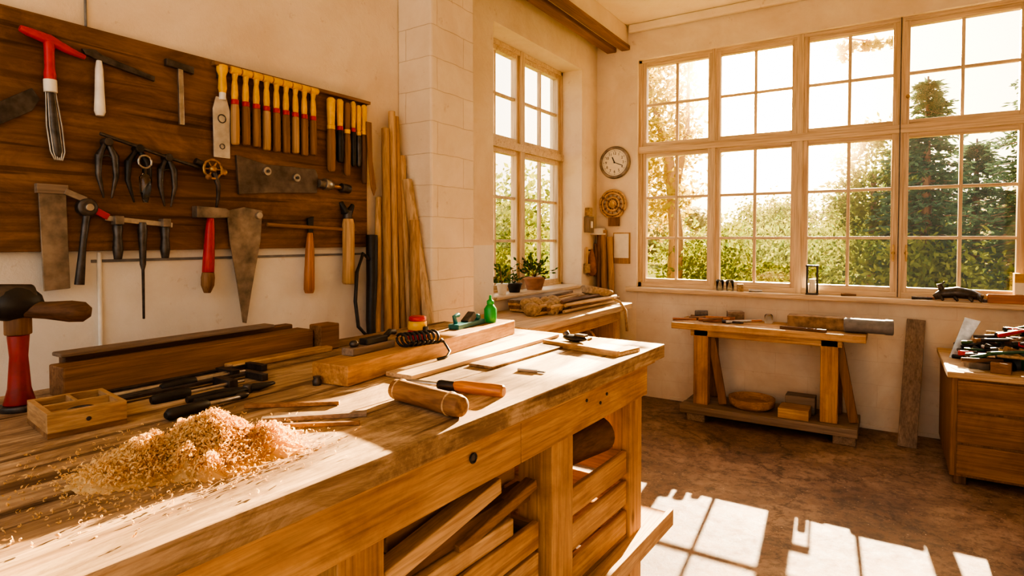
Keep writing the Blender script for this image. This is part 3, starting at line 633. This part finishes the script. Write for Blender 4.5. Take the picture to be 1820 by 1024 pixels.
# ------------------------------------------------------------------ far table
b=B('trestle_table',.005); TT=.75
b.bx(-1.44,-.12,4.62,5.06,TT-.05,TT,WD('x','pine'))
b.bx(-1.30,-.26,4.66,4.69,TT-.10,TT-.05,WD('x','pine')); b.bx(-1.30,-.26,4.98,5.01,TT-.10,TT-.05,WD('x','pine'))
for x in (-1.22,-.34):
    b.bx(x-.055,x+.055,4.66,4.73,.12,TT-.05,WD('z','honey')); b.beam((x+.03,4.99,.12),(x+.03,4.92,TT-.05),.07,.05,WD('z','brown'),(0,1,0))
    b.beam((x+.15,4.76,.12),(x+.05,4.76,TT-.08),.06,.03,WD('z','brown'),(0,1,0))
b.bx(-1.36,-.16,4.58,4.72,.06,.12,WD('x','grey')); b.bx(-1.36,-.16,4.73,5.03,.06,.115,WD('x','grey'))
for x in (-1.24,-.24): b.bx(x-.07,x+.07,4.60,5.02,0,.06,WD('y','grey'))
b.done()
b=B('round_wooden_tray',.002); b.lathe((-.87,4.80,.12),(0,0,1),[(.13,0),(.16,.02),(.168,.075),(.155,.078),(.14,.03)],WD('x','honey'),32); b.done()
b=B('wood_block',.003); b.bx(-.66,-.46,4.62,4.80,.12,.19,WD('x','pine')); b.bx(-.64,-.44,4.82,4.95,.12,.24,WD('x','grey')); b.done()
b=B('sharpening_stone',.006); b.box((-.42,4.86,TT+.045),(.42,.12,.09),STONE,(0,0,.03)); b.done()
b=B('grey_pipe',.002); b.lathe((-.26,4.76,TT+.052),(1,.02,0),[(.042,0),(.050,.01),(.050,.24),(.053,.25),(.053,.29),(.045,.295)],GREY,24); b.done()
b=B('wooden_rasp',.002); b.beam((-.66,4.70,TT+.01),(-.36,4.66,TT+.012),.035,.02,WD('x','dark')); b.done()
b=B('hand_tools_pile',.002)
for k in range(12):
    x=-1.36+.04*k+random.uniform(-.02,.02); y=random.uniform(4.70,4.98); a=random.uniform(-.6,.6); L=random.uniform(.05,.11)
    m=random.choice([WD('x','brown'),DSTEEL,WD('x','orange'),STEEL])
    b.cyl((x-L*math.cos(a),y-L*math.sin(a)*.5,TT+.014),(x+L*math.cos(a),y+L*math.sin(a)*.5,TT+.016+.02*random.random()),.013,m,.008,12)
b.box((-1.02,4.92,TT+.04),(.12,.08,.08),WD('x','grey'),(0,0,.4)); b.box((-1.28,4.9,TT+.035),(.10,.06,.07),DSTEEL,(0,0,.2)); b.box((-1.12,4.85,TT+.02),(.22,.03,.04),WD('x','orange'),(0,0,.2)); b.done()
b=B('small_glass_jar',.0); b.lathe((-.78,4.95,TT),(0,0,1),[(.028,0),(.03,.01),(.03,.06),(.022,.07)],CGL); b.done()
b=B('leaning_plank',.003); b.beam((.12,4.78,.0),(.17,5.085,.83),.11,.022,WD('z','grey'),(0,-1,.3)); b.done()
# drawer cabinet
b=B('drawer_cabinet',.005); x0,x1,y0,y1=.31,1.15,4.20,5.06
b.bx(x0,x1,y0,y1,.05,.615,WD('z','brown')); b.bx(x0-.02,x1+.02,y0-.03,y1,.615,.65,WD('x','light'))
for k in range(3):
    z=.065+.183*k; b.bx(x0+.03,x1-.03,y0-.014,y0,z,z+.172,WD('x','mid')); b.cyl(((x0+x1)/2,y0-.014,z+.09),((x0+x1)/2,y0-.04,z+.09),.016,WD('x','dark'))
for x in (x0+.05,x1-.05):
    for y in (y0+.05,y1-.05): b.bx(x-.03,x+.03,y-.03,y+.03,0,.05,WD('z','dark'))
b.done()
b=B('painters_tool_heap',.002); z=.65
cl=[RED,BLACK,BLACK,DSTEEL,DSTEEL,DGRN,WD('x','brown'),STEEL,BLACK,CLOTH,WD('x','dark'),DGRN]
def dome(cx,cy,rx,ry,rz,mat):
    b.lathe((cx,cy,z+.001),(0,0,1),[(rx*math.cos(t*math.pi/16),rz*math.sin(t*math.pi/16)) for t in range(8)],mat,20)
dome(.64,4.58,.17,.2,.17,BLACK); dome(.74,4.50,.13,.12,.19,DGRN); dome(.54,4.42,.09,.1,.08,BLACK)
for k in range(110):
    x=random.uniform(.42,.84); y=random.uniform(4.28,4.80); dd=((x-.66)/.22)**2+((y-4.54)/.27)**2; h=.02+.20*math.exp(-dd*1.0)*random.uniform(.8,1.05); a=random.uniform(-.9,.9); L=random.uniform(.03,.10)
    p=V((x-L*math.cos(a),y-L*math.sin(a),z+h)); q=V((x+L*math.cos(a),y+L*math.sin(a),z+max(.014,h+random.uniform(-.04,.04))))
    p.x=max(p.x,.36)
    b.cyl(p,q,random.uniform(.009,.02),random.choice(cl),.008,12)
b.box((.44,4.36,z+.02),(.10,.08,.04),RSTEEL,(0,0,.2)); b.box((.54,4.27,z+.03),(.09,.07,.06),WD('x','brown'),(0,0,-.2)); b.done()
b=B('cabinet_saw',.001); b.prism([(0,0),(.05,0),(.16,.24),(.08,.26)],V((.33,4.66,.65)),V((1,0,0)),V((0,.15,.99)).normalized(),.004,STEEL); b.cyl((.35,4.66,.66),(.42,4.62,.665),.014,BLACK); b.done()
b=B('paper_sheet',.0005); b.box((.39,4.28,.6515),(.13,.10,.002),PAPER,(0,0,.3)); b.done()
# sill items
sz=.975
b=B('glass_tumbler',.0); 
for x in (-1.18,-1.10): b.lathe((x,5.09,sz),(0,0,1),[(.028,0),(.032,.07),(.033,.09),(.029,.088),(.026,.01)],CGL)
b.done()
b=B('small_jar',.001); b.lathe((-1.02,5.09,sz),(0,0,1),[(.026,0),(.028,.05),(.024,.06)],CLOTH); b.done()
b=B('wire_lantern',.001)
for x in (-.53,-.46):
    for y in (5.07,5.125): b.cyl((x,y,sz),(x,y,sz+.22),.005,BLACK,seg=8)
b.bx(-.538,-.452,5.062,5.133,sz,sz+.012,BLACK); b.bx(-.538,-.452,5.062,5.133,sz+.215,sz+.227,BLACK); b.cyl((-.495,5.098,sz+.012),(-.495,5.098,sz+.12),.022,PAPER); b.done()
b=B('carved_wood_figure',.0); c=V((.40,5.08,sz))
b.tube([c+V((-.13,0,.02)),c+V((-.08,0,.05)),c+V((0,0,.06)),c+V((.07,0,.05)),c+V((.14,0,.03))],[.02,.035,.04,.035,.02],DSTEEL,12)
b.tube([c+V((-.08,0,.06)),c+V((-.10,0,.11)),c+V((-.07,0,.13))],[.022,.018,.01],DSTEEL,12)
for x in (-.10,-.02,.06,.11): b.tube([c+V((x,-.01,.05)),c+V((x+.01,-.03,.02)),c+V((x+.02,-.04,.006))],[.016,.012,.008],DSTEEL)
b.done()
b=B('yellow_box',.004); b.bx(.70,.86,5.06,5.14,sz,sz+.2,simple('ochre',(.6,.36,.08),.5)); b.bx(.70,.86,5.058,5.06,sz+.06,sz+.14,PAPER); b.done()
b=B('cigar_box',.003); b.bx(.56,.82,5.045,5.056,sz,sz+.06,WD('x','orange')); b.bx(.56,.69,5.056,5.13,sz,sz+.05,WD('x','orange')); b.done()
b=B('sill_hand_tools',.001)
for x,y,a,L,m in ((.20,5.08,.2,.06,DSTEEL),(.27,5.10,-.3,.04,WD('x','orange')),(-.25,5.09,.1,.05,WD('x','brown')),(-.9,5.08,.2,.05,STEEL),(.58,5.075,.1,.04,DSTEEL)):
    b.cyl((x-L,y-L*math.sin(a)*.4,sz+.011),(x+L,y+L*math.sin(a)*.4,sz+.011),.011,m,.007,12)
b.done()
# ------------------------------------------------------------------ outside
GR=leafmat('meadow',(.12,.13,.04),(.25,.22,.07),.0)
b=B('meadow_ground',0); b.bx(-60,60,5.3,110,-.4,-.3,GR); b.bx(-60,-2.7,-5,5.3,-.4,-.3,GR); b.done()
def leaves(name,blobs,mat,size,trunk=None,seed=1):
    rnd=random.Random(seed); vs=[];fs=[]
    for (c,r,n) in blobs:
        c=V(c); ncl=max(6,n//60); cl=[]
        while len(cl)<ncl:
            p=V([rnd.uniform(-1,1) for _ in range(3)])
            if p.length<1: cl.append(V((p.x*r[0],p.y*r[1],p.z*r[2])))
        cr=min(r)*.22
        for k in range(n):
            q=c+rnd.choice(cl)+V([rnd.gauss(0,cr) for _ in range(3)])
            a=V([rnd.gauss(0,1) for _ in range(3)]).normalized(); bb=a.orthogonal().normalized(); s=size*rnd.uniform(.6,1.3); i=len(vs)
            vs+=[q-a*s,q-bb*s*.5,q+a*s,q+bb*s*.5]; fs.append((i,i+1,i+2,i+3))
    me=bpy.data.meshes.new(name); me.from_pydata(vs,[],fs); me.materials.append(mat)
    o=bpy.data.objects.new(name,me); sc.collection.objects.link(o)
    if trunk:
        t=B('trunk',0)
        for pts,rs in trunk: t.tube(pts,rs,WD('z','brown'),10)
        q=t.done(); q.parent=o
    return o
leaves('autumn_tree',[((-4.1,12,3.2),(1.0,1.2,1.7),3400),((-3.9,12.5,5.0),(.7,1,.8),700)],LF_Y,.07,[([(-3.7,12,-.3),(-3.65,12,1.5),(-3.8,12,3),(-4.3,12,4.8)],[.17,.14,.1,.04]),([(-3.7,12,2.2),(-3.5,12.2,3.6),(-3.5,12.3,5.1)],[.08,.05,.02])],2)
leaves('hedge',[((-2.6,13,.4),(2.2,1.2,1.2),8000),((.0,12,.3),(2.2,1.2,1.0),8000),((-1.2,18,.9),(4,1.2,1.2),6500),((3.2,13,.5),(1.6,1.2,1.2),3500)],LF_G,.065,None,3)
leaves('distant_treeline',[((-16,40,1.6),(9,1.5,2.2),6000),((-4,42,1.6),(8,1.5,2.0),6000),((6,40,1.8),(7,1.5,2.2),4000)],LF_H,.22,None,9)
leaves('round_tree',[((-.30,15,2.4),(.8,.8,1.5),5000),((-3.6,24,1.4),(2.2,1,1.6),4000),((-.6,26,1.4),(1.6,1,1.5),3000)],LF_G,.07,[([(-.30,15,-.3),(-.30,15,2.8)],[.12,.05])],4)
leaves('overhanging_branch',[((-.32,7.2,3.36),(.34,.25,.12),420),((.62,7.4,3.80),(.2,.2,.08),120)],LF_Y,.035,[([(-.9,7.3,3.85),(-.4,7.2,3.5),(.1,7.2,3.35)],[.015,.010,.004]),([(1.5,7.3,4.3),(.9,7.4,3.95),(.4,7.4,3.8)],[.015,.010,.004])],5)
def conifer(x,y,h,r,seed):
    rnd=random.Random(seed); vs=[];fs=[]; t=B('trunk',0); t.tube([(x,y,-.3),(x,y,h*.6),(x,y,h)],[.12,.07,.015],WD('z','dark'),8)
    nz=int(h/.16)
    for k in range(nz):
        z=.3+k*(h-.3)/nz; L=r*(1-z/h)**.75+.08
        for j in range(13):
            a=rnd.uniform(0,6.28); l=L*rnd.uniform(.5,1.15); e=V((x+math.cos(a)*l,y+math.sin(a)*l,z-l*rnd.uniform(.05,.35)))
            t.tube([(x,y,z),e],[.012,.004],WD('z','dark'),5)
            for m in range(26):
                f=rnd.uniform(.2,1.05); q=V((x,y,z)).lerp(e,f)+V([rnd.gauss(0,.03) for _ in range(3)]); d=V((math.cos(a)+rnd.gauss(0,.7),math.sin(a)+rnd.gauss(0,.7),rnd.gauss(-.2,.35))).normalized()*rnd.uniform(.08,.17); s=d.orthogonal().normalized()*.026
                i=len(vs); vs+=[q,q+d*.5-s,q+d,q+d*.5+s]; fs.append((i,i+1,i+2,i+3))
    me=bpy.data.meshes.new('conifer_tree'); me.from_pydata(vs,[],fs); me.materials.append(LF_D); o=bpy.data.objects.new('conifer_tree',me); sc.collection.objects.link(o); q=t.done(); q.parent=o
conifer(.55,13.0,4.3,1.1,1); conifer(2.25,13,4.9,1.5,2); conifer(.45,16.5,3.6,1.3,3); conifer(1.45,15,3.4,1.5,4)
leaves('side_bushes',[((-5.6,7.6,1.0),(1.3,1.6,1.3),7000),((-6.5,10.5,1.2),(1.8,2,1.6),6000),((-4.6,6.4,.8),(.7,.7,1.0),2500)],LF_G,.06,None,6)
leaves('side_tree',[((-7.5,9.5,3.4),(1.3,1.6,1.0),900)],LF_G,.06,[([(-7.4,9.6,-.3),(-7.3,9.6,2),(-7.6,9.5,4.2)],[.15,.1,.04])],8)
# ------------------------------------------------------------------ world + lights
w=bpy.data.worlds.new('sky'); sc.world=w; w.use_nodes=True; n=w.node_tree.nodes; l=w.node_tree.links
bg=n['Background']; tc=n.new('ShaderNodeTexCoord')
sd=V((-.165,1,.205)).normalized()
dt=n.new('ShaderNodeVectorMath'); dt.operation='DOT_PRODUCT'; l.new(tc.outputs['Generated'],dt.inputs[0]); dt.inputs[1].default_value=sd
mx=n.new('ShaderNodeMath'); mx.operation='MAXIMUM'; mx.inputs[1].default_value=0; l.new(dt.outputs['Value'],mx.inputs[0])
def glow(pw,st):
    a=n.new('ShaderNodeMath'); a.operation='POWER'; a.inputs[1].default_value=pw; l.new(mx.outputs[0],a.inputs[0])
    m=n.new('ShaderNodeMath'); m.operation='MULTIPLY'; m.inputs[1].default_value=st; l.new(a.outputs[0],m.inputs[0]); return m
g1=glow(20,5.5); g2=glow(350,60)
sm=n.new('ShaderNodeMath'); sm.operation='ADD'; l.new(g1.outputs[0],sm.inputs[0]); l.new(g2.outputs[0],sm.inputs[1])
g0=glow(2.5,1.0)
sx=n.new('ShaderNodeSeparateXYZ'); l.new(tc.outputs['Generated'],sx.inputs[0])
rp=n.new('ShaderNodeValToRGB'); e=rp.color_ramp.elements; e[0].position=.0; e[0].color=(1,.83,.62,1); e[1].position=.6; e[1].color=(.82,.90,1,1)
l.new(sx.outputs[2],rp.inputs['Fac'])
vm=n.new('ShaderNodeVectorMath'); vm.operation='SCALE'; vm.inputs[0].default_value=(1,.66,.25); l.new(sm.outputs[0],vm.inputs['Scale'])
vg=n.new('ShaderNodeVectorMath'); vg.operation='SCALE'; vg.inputs[0].default_value=(1,.93,.80); l.new(g0.outputs[0],vg.inputs['Scale'])
v0=n.new('ShaderNodeVectorMath'); v0.operation='SCALE'; v0.inputs['Scale'].default_value=1.25; l.new(rp.outputs['Color'],v0.inputs[0])
va=n.new('ShaderNodeVectorMath'); va.operation='ADD'; l.new(vm.outputs[0],va.inputs[0]); l.new(v0.outputs[0],va.inputs[1])
vb=n.new('ShaderNodeVectorMath'); vb.operation='ADD'; l.new(va.outputs[0],vb.inputs[0]); l.new(vg.outputs[0],vb.inputs[1])
l.new(vb.outputs[0],bg.inputs['Color']); bg.inputs['Strength'].default_value=1.0
def sun(name,to,energy,col,ang):
    d=bpy.data.lights.new(name,'SUN'); d.energy=energy; d.color=col; d.angle=ang
    o=bpy.data.objects.new(name,d); sc.collection.objects.link(o); o.rotation_euler=V(to).to_track_quat('-Z','Y').to_euler(); o.location=(0,9,6)
sun('sun_light',(.08,-1,-.555),26,(1,.78,.50),math.radians(.5))
sun('added_low_sun',(.14,-1,-.215),56,(1,.70,.38),math.radians(1.0))  # second sun, added to light the bench top and the pane glow
# ------------------------------------------------------------------ camera
cd=bpy.data.cameras.new('camera'); cam=bpy.data.objects.new('camera',cd); sc.collection.objects.link(cam)
cam.location=(0,0,1.4); cam.rotation_euler=(math.radians(88.5),0,math.radians(32.3))
cd.sensor_width=36; cd.lens=1060/1820*36; cd.shift_y=-.0324; cd.clip_start=.02; cd.clip_end=300
sc.camera=cam
sc.view_settings.view_transform='AgX'; sc.view_settings.look='AgX - High Contrast'; sc.view_settings.exposure=.35
